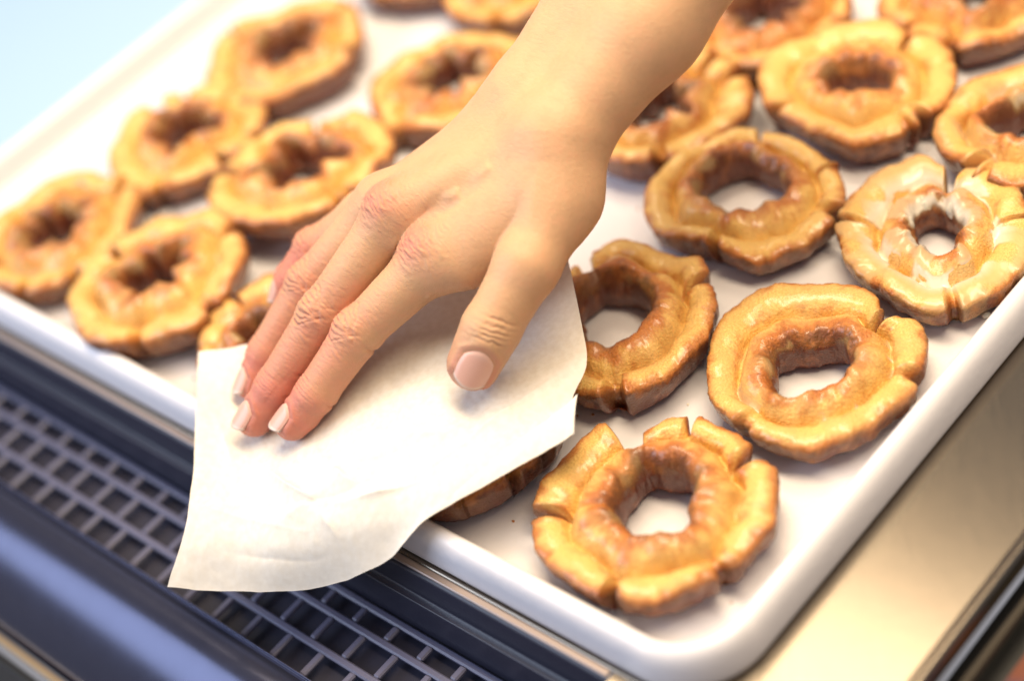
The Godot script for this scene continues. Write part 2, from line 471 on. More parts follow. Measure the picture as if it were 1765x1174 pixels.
func drawn_side() -> ArrayMesh:
	var v := PackedVector3Array([Vector3(0.0222, -0.0036, 0.0605), Vector3(0.0222, -0.0036, 0.36), Vector3(0.0222, -0.12, 0.36), Vector3(0.0222, -0.12, 0.0605)])
	return smooth_mesh(v, PackedInt32Array([0, 2, 1, 0, 3, 2]))


func lump(parent: Node3D) -> void:
	var n := FastNoiseLite.new()
	n.seed = 77
	n.frequency = 22.0
	n.fractal_octaves = 3
	var v := PackedVector3Array()
	var c := PackedColorArray()
	for i in 40:
		for j in 40:
			var x := 0.136 + 0.09 * i / 39.0
			var z := -0.05 + 0.13 * j / 39.0
			var h := n.get_noise_2d(x, z)
			var edge := minf(minf(i, 39 - i), minf(j, 39 - j)) / 8.0
			v.append(Vector3(x, -0.0245 + minf(edge, 1.0) * (0.012 + 0.016 * h), z))
			var k := clampf(n.get_noise_2d(z * 0.7 + 3.0, x * 0.7) * 2.2 + 0.5, 0.0, 1.0)
			c.append(Color(0.17, 0.055, 0.035).lerp(Color(0.075, 0.05, 0.10), k))
	var m := matte(Color.WHITE, 0.85)
	m.vertex_color_use_as_albedo = true
	put("fold", smooth_mesh(v, grid_faces(40, 40, false, false), c), m, parent)


# ------------------------------------------------------------------ what shows past the tray's left edge
func surroundings() -> void:
	var ledge := put("counter", block(Vector3(1.6, 0.02, 2.4), 0.002), matte(Color(0.90, 0.88, 0.86), 0.5), self)
	ledge.position = Vector3(-1.42, -0.045, -0.4)
	ledge.set_meta("kind", "structure")
	var blue := put("blue_sheet", block(Vector3(0.60, 0.004, 0.9), 0.001), matte(Color(0.66, 0.77, 0.86), 0.45), self)
	blue.position = Vector3(-0.82, -0.0325, -0.48)
	tag(blue, "pale blue sheet lying past the tray's far left rim", "sheet")


# ------------------------------------------------------------------ doughnuts
const BROWN := [1.0, 1.0, 1.0, 0.98, 0.90, 0.68, 0.22, 0.02, 0.26, -0.06, 0.52, 0.90, 1.0, 1.05, 1.05]
const ICED := [0.0, 0.0, 0.0, 0.15, 0.60, 0.30, 0.32, 1.0, 0.45, 0.26, 0.26, 0.14, 0.12, 0.2, 0.2]


func doughnuts() -> void:
	var m := StandardMaterial3D.new()
	m.vertex_color_use_as_albedo = true
	m.roughness = 0.5
	m.clearcoat_enabled = true
	m.clearcoat = 0.5
	m.clearcoat_roughness = 0.2
	m.subsurf_scatter_enabled = true
	m.subsurf_scatter_strength = 0.08
	m.albedo_texture = noise_texture(512, 0.06, 5, 3, FastNoiseLite.TYPE_SIMPLEX_SMOOTH, two(Color(0.80, 0.72, 0.60), Color(1, 1, 1)))
	m.heightmap_enabled = true
	m.heightmap_texture = noise_texture(512, 0.045, 5, 13)
	m.heightmap_scale = 0.075
	m.uv1_triplanar = true
	m.uv1_scale = Vector3(28, 28, 28)
	var glaze := matte(Color.WHITE, 0.30)
	glaze.vertex_color_use_as_albedo = true
	glaze.transparency = BaseMaterial3D.TRANSPARENCY_ALPHA
	glaze.clearcoat_enabled = true
	glaze.clearcoat = 0.7
	glaze.clearcoat_roughness = 0.18
	var icing := matte(Color(0.95, 0.90, 0.82), 0.22)
	icing.subsurf_scatter_enabled = true
	icing.subsurf_scatter_strength = 0.15
	var at := 0
	for d in DOUGHNUTS:
		at += 1
		var o := thing("doughnut", d.label, "doughnut", d.at, "glazed old fashioned doughnuts on the tray")
		var rise := 0.0
		if d.tilt[1] > 0.0:
			var axis := Vector3(cos(d.tilt[0]), 0, sin(d.tilt[0]))
			o.rotation = Basis(axis, deg_to_rad(d.tilt[1])).get_euler()
			rise = 0.040 * sin(deg_to_rad(d.tilt[1]))
		o.position.y += rise + 0.0002
		ring(d, at, m, glaze, icing, o)


func from_table(t: Array, a: float) -> float:
	var k := fposmod(a / TAU, 1.0) * t.size()
	var i := int(k)
	var n := t.size()
	return cubic_interpolate(t[i % n], t[(i + 1) % n], t[(i + n - 1) % n], t[(i + 2) % n], k - i)


func ring(d: Dictionary, seed_: int, m: Material, glaze: Material, icing: Material, parent: Node3D) -> void:
	var rng := RandomNumberGenerator.new()
	rng.seed = seed_ * 101 + 7
	var n := FastNoiseLite.new()
	n.seed = seed_ * 31
	n.frequency = 1.0
	n.fractal_octaves = 3
	n.noise_type = FastNoiseLite.TYPE_SIMPLEX_SMOOTH
	var n1 := FastNoiseLite.new()
	n1.seed = seed_ * 17 + 3
	n1.frequency = 1.0
	n1.fractal_type = FastNoiseLite.FRACTAL_NONE
	n1.noise_type = FastNoiseLite.TYPE_SIMPLEX_SMOOTH
	var cracks: Array = d.cracks.duplicate()
	for k in rng.randi_range(0, 1) if d.has("outer") or d.radius < 43.5 else rng.randi_range(2, 3):
		cracks.append([rng.randf() * TAU, rng.randf_range(0.03, 0.10), rng.randf_range(0.3, 0.95)])
	var many: Array = cracks.map(func(q): return fposmod(q[0], TAU))
	many.sort()
	var petals := []
	for k in many.size() + 1:
		petals.append(Vector2(rng.randf_range(-2.2, 1.6), rng.randf_range(-2.4, 2.2)) * (0.5 if d.has("outer") else 1.0))
	var tall := rng.randf_range(0.94, 1.06)
	var iced := rng.randf_range(0.35, 0.8)
	if "thick white icing" in d.label:
		iced = 1.5
	elif "iced" in d.label:
		iced = 0.95
	var inner := rng.randf_range(0.44, 0.55)
	var brown := rng.randf_range(-0.06, 0.06) if d.has("outer") else rng.randf_range(0.0, 0.22)
	if "dark brown" in d.label or d.label.begins_with("brown"):
		brown = 0.3
	var steps := 288 if d.has("outer") else 200
	var across := 60 if d.has("outer") else 46
	var v := PackedVector3Array()
	var c := PackedColorArray()
	var last := BROWN.size() - 1
	var gv := PackedVector3Array()
	var gc := PackedColorArray()
	var gcols := 0
	for i in steps:
		var a := TAU * i / steps
		var ca := cos(a)
		var sa := sin(a)
		var ro: float
		var ri: float
		if d.has("outer"):
			ro = from_table(d.outer, a)
			ri = from_table(d.hole, a)
		else:
			ro = d.radius * (1.0 + 0.07 * n1.get_noise_2d(ca * 0.9 + 5.0, sa * 0.9))
			ri = d.hole_radius * (1.0 + 0.5 * n1.get_noise_2d(ca * 1.1 - 9.0, sa * 1.3))
		ro += 0.9 * n.get_noise_2d(ca * 5.0, sa * 5.0 + 3.0)
		ri += 0.8 * n1.get_noise_2d(ca * 2.0, sa * 3.0 - 3.0)
		ri = minf(ri, ro - 20.0)
		# how far this spot lies inside a crack between two petals
		var k := 1.0
		var lip := 0.0
		for cr in cracks:
			var wide: float = cr[1] * (1.0 + 0.4 * n.get_noise_1d(cr[0] * 9.0))
			var off := absf(wrapf(a - cr[0] + 0.03 * n.get_noise_1d(a * 20.0), -PI, PI)) / wide
			k = minf(k, 1.0 - cr[2] * (1.0 - smoothstep(0.35, 1.0, off)))
			lip = maxf(lip, cr[2] * exp(-pow((off - 1.25) / 0.45, 2.0)))
		var which := 0
		for q in many:
			if a > q:
				which += 1
		which %= maxi(many.size(), 1)
		ro += petals[which].x + 0.8 * lip
		var rg := lerpf(ri, ro, inner + 0.06 * n1.get_noise_2d(ca * 1.5 + 20.0, sa * 1.5))
		var hin := tall * (23.8 + 2.4 * n1.get_noise_2d(ca * 1.6, sa * 1.6 + 40.0))
		var hg := tall * (13.6 + 2.2 * n1.get_noise_2d(ca * 1.8 + 60.0, sa * 1.8))
		var ho: float = tall * (20.6 + 2.4 * n1.get_noise_2d(ca * 1.6 + 80.0, sa * 1.6)) + 0.8 * lip + petals[which].y
		var rk := lerpf(rg + 3.0, ro, k)
		var hk := lerpf(hg - 3.0, ho, k)
		var rb := lerpf(rg + 6.0, ro, lerpf(0.55, 1.0, k))
		var p := [
			Vector2(ri + 6.0, 0.0), Vector2(ri + 2.0, 3.0), Vector2(ri + 0.3, 9.0), Vector2(ri, 14.5), Vector2(ri + 1.8, hin - 3.4), Vector2(ri + 5.4, hin), Vector2(lerpf(ri, rg, 0.76), hin - 2.8), Vector2(rg, hg),
			Vector2(lerpf(rg, rk, 0.16), lerpf(hg, hk, 0.66)), Vector2(lerpf(rg, rk, 0.55), hk), Vector2(lerpf(rg, rk, 0.93), hk - 1.5), Vector2(rk, hk - 4.8), Vector2(rk - 1.6, hk - 11.0), Vector2(rb - 4.4, 5.0), Vector2(rb - 9.0, 0.0)]
		for j in across:
			var t := float(j) / (across - 1) * last
			var s := mini(int(t), last - 1)
			var w := t - s
			var q: Vector2 = p[s].cubic_interpolate(p[s + 1], p[maxi(s - 1, 0)], p[mini(s + 2, last)], w)
			var at := Vector3(q.x * ca, maxf(q.y, 0.0), q.x * sa)
			var fine := n.get_noise_3dv(at * 0.12) * 0.7 + n.get_noise_3dv(at * 0.5 + Vector3(70, 0, 0)) * 0.34 + n.get_noise_3dv(at * 1.3) * 0.16 * smoothstep(0.3, 0.8, BROWN[s])
			var grow := fine * smoothstep(0.0, 4.0, q.y)
			var out := Vector2(q.x - (ri + ro) / 2.0, q.y - 13.0).normalized()
			at += Vector3(out.x * ca, out.y, out.x * sa) * grow
			v.append(at * 0.001)
			var b: float = lerpf(BROWN[s], BROWN[s + 1], w) + brown
			b += 0.34 * n.get_noise_3dv(at * 0.11 + Vector3(0, 30, 0)) + 0.16 * n.get_noise_3dv(at * 0.42) + 0.25 * lip * (1.0 if s > 7 else 0.0) + 0.7 * (1.0 - k) * (1.0 if s > 8 else 0.2)
			var g: float = lerpf(ICED[s], ICED[s + 1], w) * iced * smoothstep(-0.02, 0.30, n1.get_noise_3dv(at * 0.055 + Vector3(0, 0, 90)) + 0.18 * n.get_noise_3dv(at * 0.25) + 0.30 * (iced - 0.6))
			b = clampf(b, 0.0, 1.15)
			var col := Color(0.96, 0.655, 0.215).lerp(Color(0.60, 0.195, 0.03), smoothstep(0.12, 0.60, b)).lerp(Color(0.19, 0.040, 0.013), smoothstep(0.56, 1.06, b))
			c.append(col.lerp(Color(0.80, 0.68, 0.50), clampf(g * 0.30, 0.0, 0.4)))
			if s >= 3 and s <= 12:
				var film := 0.16 + 0.30 * clampf(n.get_noise_3dv(at * 0.05 + Vector3(11, 0, 0)) + 0.3, 0.0, 1.0)
				var thick := clampf(maxf(film * smoothstep(2.6, 3.6, t) * smoothstep(12.6, 11.0, t) * 0.30, g * smoothstep(3.1, 3.7, t)), 0.0, 0.88)
				gv.append((at + Vector3(out.x * ca, out.y, out.x * sa) * (0.12 + 0.7 * thick)) * 0.001)
				var white := smoothstep(0.25, 0.75, g)
				var tone := Color(0.86, 0.58, 0.20).lerp(Color(0.88, 0.80, 0.66), white)
				gc.append(Color(tone.r, tone.g, tone.b, thick))
				if i == 0:
					gcols += 1
	put("dough", smooth_mesh(v, grid_faces(steps, across, true, true), c), m, parent)
	put("glaze", smooth_mesh(gv, grid_faces(steps, gcols, true, false), gc), glaze, parent)
	if iced < 1.11:
		return
	# beads of icing hanging from the rim of the hole and at the foot of the outside
	for k in 4:
		var inside := k < 3
		var a := PI * (1.02 + 0.24 * k + rng.randf_range(-0.05, 0.05)) if inside else rng.randf_range(0.0, PI * 0.7)
		var r: float = (from_table(d.hole, a) + 1.3) if inside else (from_table(d.outer, a) - 5.0)
		var y := rng.randf_range(15.5, 18.0) if inside else 1.6
		var size := Vector3(rng.randf_range(1.2, 1.7), rng.randf_range(3.6, 5.6) if inside else 1.4, rng.randf_range(1.9, 3.2))
		var bead := drop(size * 0.001, rng.randi())
		var o := put("icing_drip", bead, icing, parent)
		o.position = Vector3(r * cos(a), y, r * sin(a)) * 0.001
		o.rotation.y = -a


# specks of crust and glaze fallen on the tray floor
func crumbs() -> void:
	var rng := RandomNumberGenerator.new()
	rng.seed = 44
	var v := PackedVector3Array()
	var f := PackedInt32Array()
	var c := PackedColorArray()
	for k in 260:
		var d: Dictionary = DOUGHNUTS[rng.randi() % DOUGHNUTS.size()]
		var a := rng.randf() * TAU
		var r := 0.042 + absf(rng.randfn(0.0, 0.010))
		var p: Vector3 = d.at + Vector3(cos(a) * r, 0, sin(a) * r)
		if p.x > 0.046 or p.z > 0.036 or p.x < -0.478:
			continue
		var size := rng.randf_range(0.0002, 0.0008)
		var white := rng.randf() < 0.6
		var first := v.size()
		var tint := Color(0.82, 0.74, 0.62) if white else Color(0.40, 0.16, 0.05)
		for i in 4:
			for j in 6:
				var lat := PI * i / 3.0
				var lon := TAU * j / 6.0
				v.append(p + Vector3(sin(lat) * cos(lon), cos(lat) * (0.35 if white else 0.7) + 0.3, sin(lat) * sin(lon)) * size * rng.randf_range(0.7, 1.3))
				c.append(tint)
		for q in grid_faces(4, 6, false, true):
			f.append(q + first)
	var m := matte(Color.WHITE, 0.5)
	m.vertex_color_use_as_albedo = true
	var o := put("crumbs", smooth_mesh(v, f, c), m, self)
	o.set_meta("kind", "stuff")
	tag(o, "tiny specks of crust and glaze scattered on the tray floor", "crumbs")


func drop(size: Vector3, seed_: int) -> ArrayMesh:
	var n := FastNoiseLite.new()
	n.seed = seed_
	n.frequency = 0.8
	var v := PackedVector3Array()
	for i in 9:
		var lat := PI * i / 8.0
		for j in 12:
			var lon := TAU * j / 12.0
			var p := Vector3(sin(lat) * cos(lon), cos(lat), sin(lat) * sin(lon))
			p *= 1.0 + 0.25 * n.get_noise_3dv(p)
			if p.y > 0.0:
				p.x *= 1.0 - 0.45 * p.y
				p.z *= 1.0 - 0.3 * p.y
			v.append(p * size)
	return smooth_mesh(v, grid_faces(9, 12, false, true))


# ------------------------------------------------------------------ the sheet of tissue paper
func paper() -> void:
	var n := FastNoiseLite.new()
	n.seed = 5
	n.frequency = 1.0
	n.noise_type = FastNoiseLite.TYPE_SIMPLEX_SMOOTH
	n.fractal_octaves = 2
	var crease := FastNoiseLite.new()
	crease.seed = 11
	crease.frequency = 1.0
	crease.noise_type = FastNoiseLite.TYPE_CELLULAR
	crease.cellular_return_type = FastNoiseLite.RETURN_DISTANCE2_SUB
	# sharp folds: place and direction across the sheet, half length, height
	var folds := [[0.33, 0.58, 0.5, 0.10, 0.0034], [0.42, 0.62, -0.3, 0.09, -0.0026], [0.46, 0.54, 0.9, 0.08, 0.0030], [0.36, 0.66, -0.9, 0.07, 0.0022], [0.52, 0.50, -0.2, 0.10, -0.0018], [0.62, 0.45, 0.4, 0.12, 0.0014], [0.20, 0.72, 0.2, 0.14, 0.0012], [0.44, 0.74, 1.2, 0.07, 0.0018], [0.30, 0.86, 0.1, 0.12, -0.0010], [0.80, 0.50, -0.7, 0.14, 0.0012], [0.12, 0.45, 1.3, 0.12, 0.0012], [0.55, 0.66, 0.15, 0.06, 0.0024]]
	var rows := 170
	var cols := 200
	var top := PackedVector3Array()
	var nr := PAPER.size()
	var nc: int = PAPER[0].size()
	for r in rows:
		var tr := float(r) / (rows - 1) * (nr - 1)
		var ir := mini(int(tr), nr - 2)
		for c in cols:
			var tc := float(c) / (cols - 1) * (nc - 1)
			var ic := mini(int(tc), nc - 2)
			var line := []
			for k in 4:
				var row: Array = PAPER[clampi(ir - 1 + k, 0, nr - 1)]
				line.append(row[ic].cubic_interpolate(row[ic + 1], row[maxi(ic - 1, 0)], row[mini(ic + 2, nc - 1)], tc - ic))
			var p: Vector3 = line[1].cubic_interpolate(line[2], line[0], line[3], tr - ir)
			var u := float(c) / (cols - 1)
			var w := float(r) / (rows - 1)
			var q := Vector2(p.x, p.z)
			# crumpled where the fingers pinch it, nearly flat elsewhere
			var pinch := exp(-pow((u - 0.38) / 0.22, 2.0) - pow((w - 0.50) / 0.16, 2.0))
			var fold := crease.get_noise_2dv(q * 44.0 + Vector2(n.get_noise_2dv(q * 40.0), n.get_noise_2dv(q * 40.0 + Vector2(9, 9))) * 1.2)
			p.y += 0.0011 * n.get_noise_2dv(q * 28.0) + 0.0007 * (crease.get_noise_2dv(q * 26.0) + 0.5) + 0.00022 * n.get_noise_2dv(q * 130.0) + pinch * 0.0016 * (fold + 0.5)
			for k in folds:
				var q2 := Vector2(u, w) - Vector2(k[0], k[1])
				var along: float = q2.x * cos(k[2]) + q2.y * sin(k[2])
				var off: float = absf(q2.y * cos(k[2]) - q2.x * sin(k[2]))
				p.y += k[4] * exp(-off / 0.022) * exp(-pow(along / k[3], 2.0))
			top.append(p)
	var v := top.duplicate()
	for p in top:
		v.append(p - Vector3(0, 0.00006, 0))
	# the lower right edge is turned back over the sheet
	var strip := int(cols * 0.26)
	var lap := 10
	var flap_from := v.size()
	for r in lap:
		for c in strip:
			var e := top[(rows - 1) * cols + cols - strip + c]
			var s := pow(float(c) / (strip - 1), 0.8)
			var k := float(r) / (lap - 1)
			v.append(e + FLAP * s * k + Vector3(0, 0.0012 * sin(k * PI) * s + 0.0001, 0))
	var f := grid_faces(rows, cols, false, false)
	var back := grid_faces(rows, cols, false, false, true)
	for i in back.size():
		back[i] += top.size()
	f.append_array(back)
	for q in grid_faces(lap, strip, false, false, true):
		f.append(q + flap_from)
	var m := matte(Color(0.955, 0.935, 0.90), 0.62)
	m.backlight_enabled = true
	m.backlight = Color(0.62, 0.60, 0.56)
	m.albedo_texture = noise_texture(512, 0.03, 5, 51, FastNoiseLite.TYPE_SIMPLEX_SMOOTH, two(Color(0.94, 0.925, 0.90), Color(1, 1, 1)))
	m.heightmap_enabled = true
	m.heightmap_texture = noise_texture(512, 0.05, 4, 53)
	m.heightmap_scale = 0.004
	m.uv1_triplanar = true
	m.uv1_scale = Vector3(16, 16, 16)
	var o := put("tissue_paper", smooth_mesh(v, f), m, self)
	tag(o, "sheet of white tissue paper under the hand, hanging over the tray's front rim", "paper")


# ------------------------------------------------------------------ the hand and forearm
# every limb is a chain of tapered capsules; chains blend softly into the palm, fingers only touch each other
var web := FastNoiseLite.new()
var thumb_at := Vector3.ZERO
var thumb_in := Vector3.ZERO
var limb := []      # [chain number, a, b, radius at a, radius at b]
const SOFT_IN := [0.010, 0.0035, 0.0035, 0.0035, 0.0035, 0.004]
const SOFT_PALM := [0.0, 0.009, 0.009, 0.009, 0.008, 0.0045]


func smin(a: float, b: float, k: float) -> float:
	var h := maxf(k - absf(a - b), 0.0) / k
	return minf(a, b) - h * h * k * 0.25


func capsule(p: Vector3, l: Array) -> float:
	var ab: Vector3 = l[2] - l[1]
	var ap: Vector3 = p - l[1]
	var t := clampf(ap.dot(ab) / ab.length_squared(), 0.0, 1.0)
	return (ap - ab * t).length() - lerpf(l[3], l[4], t)


func field(p: Vector3, list: Array) -> float:
	var d := [1.0, 1.0, 1.0, 1.0, 1.0, 1.0]
	for l in list:
		var g: int = l[0]
		d[g] = smin(d[g], capsule(p, l), SOFT_IN[g])
	var best: float = d[0]
	for g in range(1, 6):
		if d[g] < 0.5:
			var soft: float = SOFT_PALM[g]
			if g == 5:      # a sharp fold on the side of the index finger, a soft join on the outside
				soft = lerpf(0.010, 0.0012, smoothstep(-0.004, 0.008, (p - thumb_at).dot(thumb_in)))
			best = minf(best, smin(d[0], d[g], soft))
	return best


func add_limb(chain: int, from: Vector3, to: Vector3, r0: float, r1: float) -> void:
	limb.append([chain, from, to, r0 * 0.001, r1 * 0.001])


func person() -> void:
	web.seed = 8
	web.frequency = 1.0
	web.noise_type = FastNoiseLite.TYPE_CELLULAR
	web.cellular_return_type = FastNoiseLite.RETURN_DISTANCE2_SUB
	web.fractal_type = FastNoiseLite.FRACTAL_NONE
	var h := HAND
	# forearm and wrist
	add_limb(0, h.g_r, h.f_r, 25, 22)
	add_limb(0, h.g_u, h.f_u, 25, 22)
	add_limb(0, h.f_r, h.w_r, 22, 18)
	add_limb(0, h.f_u, h.w_u, 22, 18.5)
	thumb_at = h.t0.lerp(h.t1, 0.5)
	thumb_in = (h.x1 - h.t1).normalized()
	# palm
	add_limb(0, h.w_r, h.i0, 18, 15)
	add_limb(0, h.w_u, h.p0, 18, 15)
	add_limb(0, h.i0, h.i1, 15, 11)
	add_limb(0, h.m0, h.m1, 14, 11)
	add_limb(0, h.r0, h.r1, 14, 10.5)
	add_limb(0, h.p0, h.p1, 14, 10)
	add_limb(0, h.w_r, h.t0, 17, 15)
	# fingers
	var size := {"i": [12.4, 10.3, 8.7, 7.1], "m": [12.0, 10.3, 8.7, 7.2], "r": [11.5, 9.6, 8.2, 6.7], "p": [11.0, 9.2, 7.8, 6.4]}
	var chain := 1
	for k in ["i", "m", "r", "p"]:
		var s: Array = size[k]
		add_limb(chain, h[k + "1"], h[k + "2"], s[0], s[1] - 0.4)
		add_limb(chain, h[k + "2"], h[k + "3"], s[1], s[2])
		add_limb(chain, h[k + "3"], h[k + "4"], s[2], s[3])
		var pulp: Vector3 = h[k + "4"].lerp(h[k + "3"], 0.35) - DORSAL[k] * 0.0018
		add_limb(chain, pulp, h[k + "4"] - DORSAL[k] * 0.001, s[3] * 1.02, s[3] * 0.92)
		chain += 1
	add_limb(0, h.x0, h.x1, 14, 11.5)
	add_limb(5, h.t0, h.t1, 15, 13.2)
	add_limb(5, h.t1, h.t2, 13.0, 11.6)
	add_limb(5, h.t2, h.t3, 11.6, 10.0)
	add_limb(5, h.t3.lerp(h.t2, 0.4) - DORSAL.t * 0.001, h.t3 - DORSAL.t * 0.001, 10.6, 10.0)

	var cell := 0.00060
	var n := 8
	var side := cell * n
	var reach := side * 0.8661
	# blocks of cells near the surface
	var seen := {}
	var blocks := []
	for l in limb:
		var lo: Vector3 = l[1].min(l[2]) - Vector3.ONE * (maxf(l[3], l[4]) + side)
		var hi: Vector3 = l[1].max(l[2]) + Vector3.ONE * (maxf(l[3], l[4]) + side)
		var i0 := Vector3i((lo / side).floor())
		var i1 := Vector3i((hi / side).floor())
		for x in range(i0.x, i1.x + 1):
			for y in range(i0.y, i1.y + 1):
				for z in range(i0.z, i1.z + 1):
					var key := Vector3i(x, y, z)
					if seen.has(key):
						continue
					var mid := (Vector3(key) + Vector3.ONE * 0.5) * side
					if absf(capsule(mid, l)) > reach * 2.2 + 0.006:
						continue
					seen[key] = true
					var list := []
					var least := 1.0
					var ds := []
					for o in limb:
						var d := capsule(mid, o)
						ds.append(d)
						least = minf(least, d)
					for q in limb.size():
						if ds[q] < least + reach * 2.0 + 0.022:
							list.append(limb[q])
					if absf(field(mid, list)) < reach + cell:
						blocks.append([key, list])
	var verts := PackedVector3Array()
	var lists := []
	var at := {}
	var edges := []
	var m := n + 1
	var val := PackedFloat32Array()
	val.resize(m * m * m)
	for b in blocks:
		var base: Vector3i = b[0] * n
		var list: Array = b[1]
		# quarters of the block that the surface does not reach take one value, the others are sampled
		var near := []
		for q in 8:
			var corner := Vector3i(q & 1, (q >> 1) & 1, q >> 2) * 4
			var mid := field((Vector3(base + corner) + Vector3.ONE * 2.0) * cell, list)
			if absf(mid) > cell * 3.9:
				for x in 5:
					for y in 5:
						for z in 5:
							val[((corner.x + x) * m + corner.y + y) * m + corner.z + z] = mid
			else:
				near.append(corner)
		for corner in near:
			for x in 5:
				for y in 5:
					for z in 5:
						val[((corner.x + x) * m + corner.y + y) * m + corner.z + z] = field(Vector3(base + corner + Vector3i(x, y, z)) * cell, list)
		for x in n:
			for y in n:
				for z in n:
					var o := (x * m + y) * m + z
					var sum := Vector3.ZERO
					var hits := 0
					var v0 := val[o]
					var here := base + Vector3i(x, y, z)
					var mask := 0
					for q in 8:
						if val[o + (q & 1) * m * m + ((q >> 1) & 1) * m + (q >> 2)] < 0.0:
							mask |= 1 << q
					if mask != 0 and mask != 255:
						for q in 8:
							var vq := val[o + (q & 1) * m * m + ((q >> 1) & 1) * m + (q >> 2)]
							for ax in 3:
								if q & (1 << ax):
									continue
								var w := q | (1 << ax)
								var vw := val[o + (w & 1) * m * m + ((w >> 1) & 1) * m + (w >> 2)]
								if (vq < 0.0) == (vw < 0.0):
									continue
								var t := vq / (vq - vw)
								var pq := Vector3(q & 1, (q >> 1) & 1, q >> 2)
								pq[ax] += t
								sum += pq
								hits += 1
						at[here] = verts.size()
						verts.append((Vector3(here) + sum / hits) * cell)
						lists.append(list)
					for ax in 3:
						var step: int = [m * m, m, 1][ax]
						var v1 := val[o + step]
						if (v0 < 0.0) != (v1 < 0.0):
							edges.append([here, ax, v0 < 0.0])
	var f := PackedInt32Array()
	for e in edges:
		var p: Vector3i = e[0]
		var u := Vector3i.ZERO
		var w := Vector3i.ZERO
		u[(e[1] + 1) % 3] = 1
		w[(e[1] + 2) % 3] = 1
		var q := [p - u - w, p - w, p, p - u]
		if not (at.has(q[0]) and at.has(q[1]) and at.has(q[2]) and at.has(q[3])):
			continue
		var i := [at[q[0]], at[q[1]], at[q[2]], at[q[3]]]
		if e[2]:
			f.append_array([i[0], i[2], i[1], i[0], i[3], i[2]])
		else:
			f.append_array([i[0], i[1], i[2], i[0], i[2], i[3]])
	# settle the vertices on the surface
	var grain := FastNoiseLite.new()
	grain.seed = 3
	grain.frequency = 1.0
	grain.fractal_octaves = 3
	var colours := PackedColorArray()
	for i in verts.size():
		var p := verts[i]
		var list: Array = lists[i]
		var d := field(p, list)
		var s := 0.0006
		var g := Vector3(field(p + Vector3(s, 0, 0), list) - d, field(p + Vector3(0, s, 0), list) - d, field(p + Vector3(0, 0, s), list) - d).normalized()
		p -= g * d
		var lift_red := relief(p, g, grain)
		verts[i] = p + g * lift_red.x
		var red: float = lift_red.y
		var mottle := grain.get_noise_3dv(p * 90.0) * 0.5 + grain.get_noise_3dv(p * 330.0) * 0.25
		var col := Color(0.57, 0.335, 0.185).lerp(Color(0.56, 0.20, 0.135), clampf(red + mottle * 0.4, 0.0, 1.0))
		col = col * (1.0 + 0.18 * mottle)
		col.a = 1.0
		colours.append(col)
	var skin := StandardMaterial3D.new()
	skin.vertex_color_use_as_albedo = true
	skin.roughness = 0.46
	skin.metallic_specular = 0.42
	skin.subsurf_scatter_enabled = true
	skin.subsurf_scatter_strength = 0.10
	skin.heightmap_enabled = true
	skin.heightmap_texture = noise_texture(512, 0.055, 1, 61, FastNoiseLite.TYPE_CELLULAR)
	skin.heightmap_scale = 0.017
	skin.uv1_triplanar = true
	skin.uv1_scale = Vector3(60, 60, 60)
	var body := put("person", smooth_mesh(verts, f, colours), skin, self)
	tag(body, "bare forearm and hand reaching in from the top, fingers pressing the tissue paper", "person")
	var nail := StandardMaterial3D.new()
	nail.vertex_color_use_as_albedo = true
	nail.roughness = 0.36
	nail.clearcoat_enabled = true
	nail.clearcoat = 0.15
	nail.clearcoat_roughness = 0.15
	for k in NAILS:
		put("fingernail", nail_mesh(h[k[0]], h[k[1]], DORSAL[k[2]], k[3] * 0.001, k[4] * 0.001, k[2] == "t"), nail, body)


const NAIL_BACK := 0.50
const NAIL_BACK_THUMB := 0.58
const NAILS := [["i3", "i4", "i", 11.0, 13.5], ["m3", "m4", "m", 11.4, 14.0], ["r3", "r4", "r", 10.6, 13.0], ["p3", "p4", "p", 9.0, 11.0], ["t2", "t3", "t", 14.6, 18.0]]


func knuckle(p: Vector3, c: Vector3, axis: Vector3, up: Vector3) -> Vector3:
	var q := p - c
	return Vector3(q.dot(axis), q.dot(axis.cross(up)), q.dot(up))


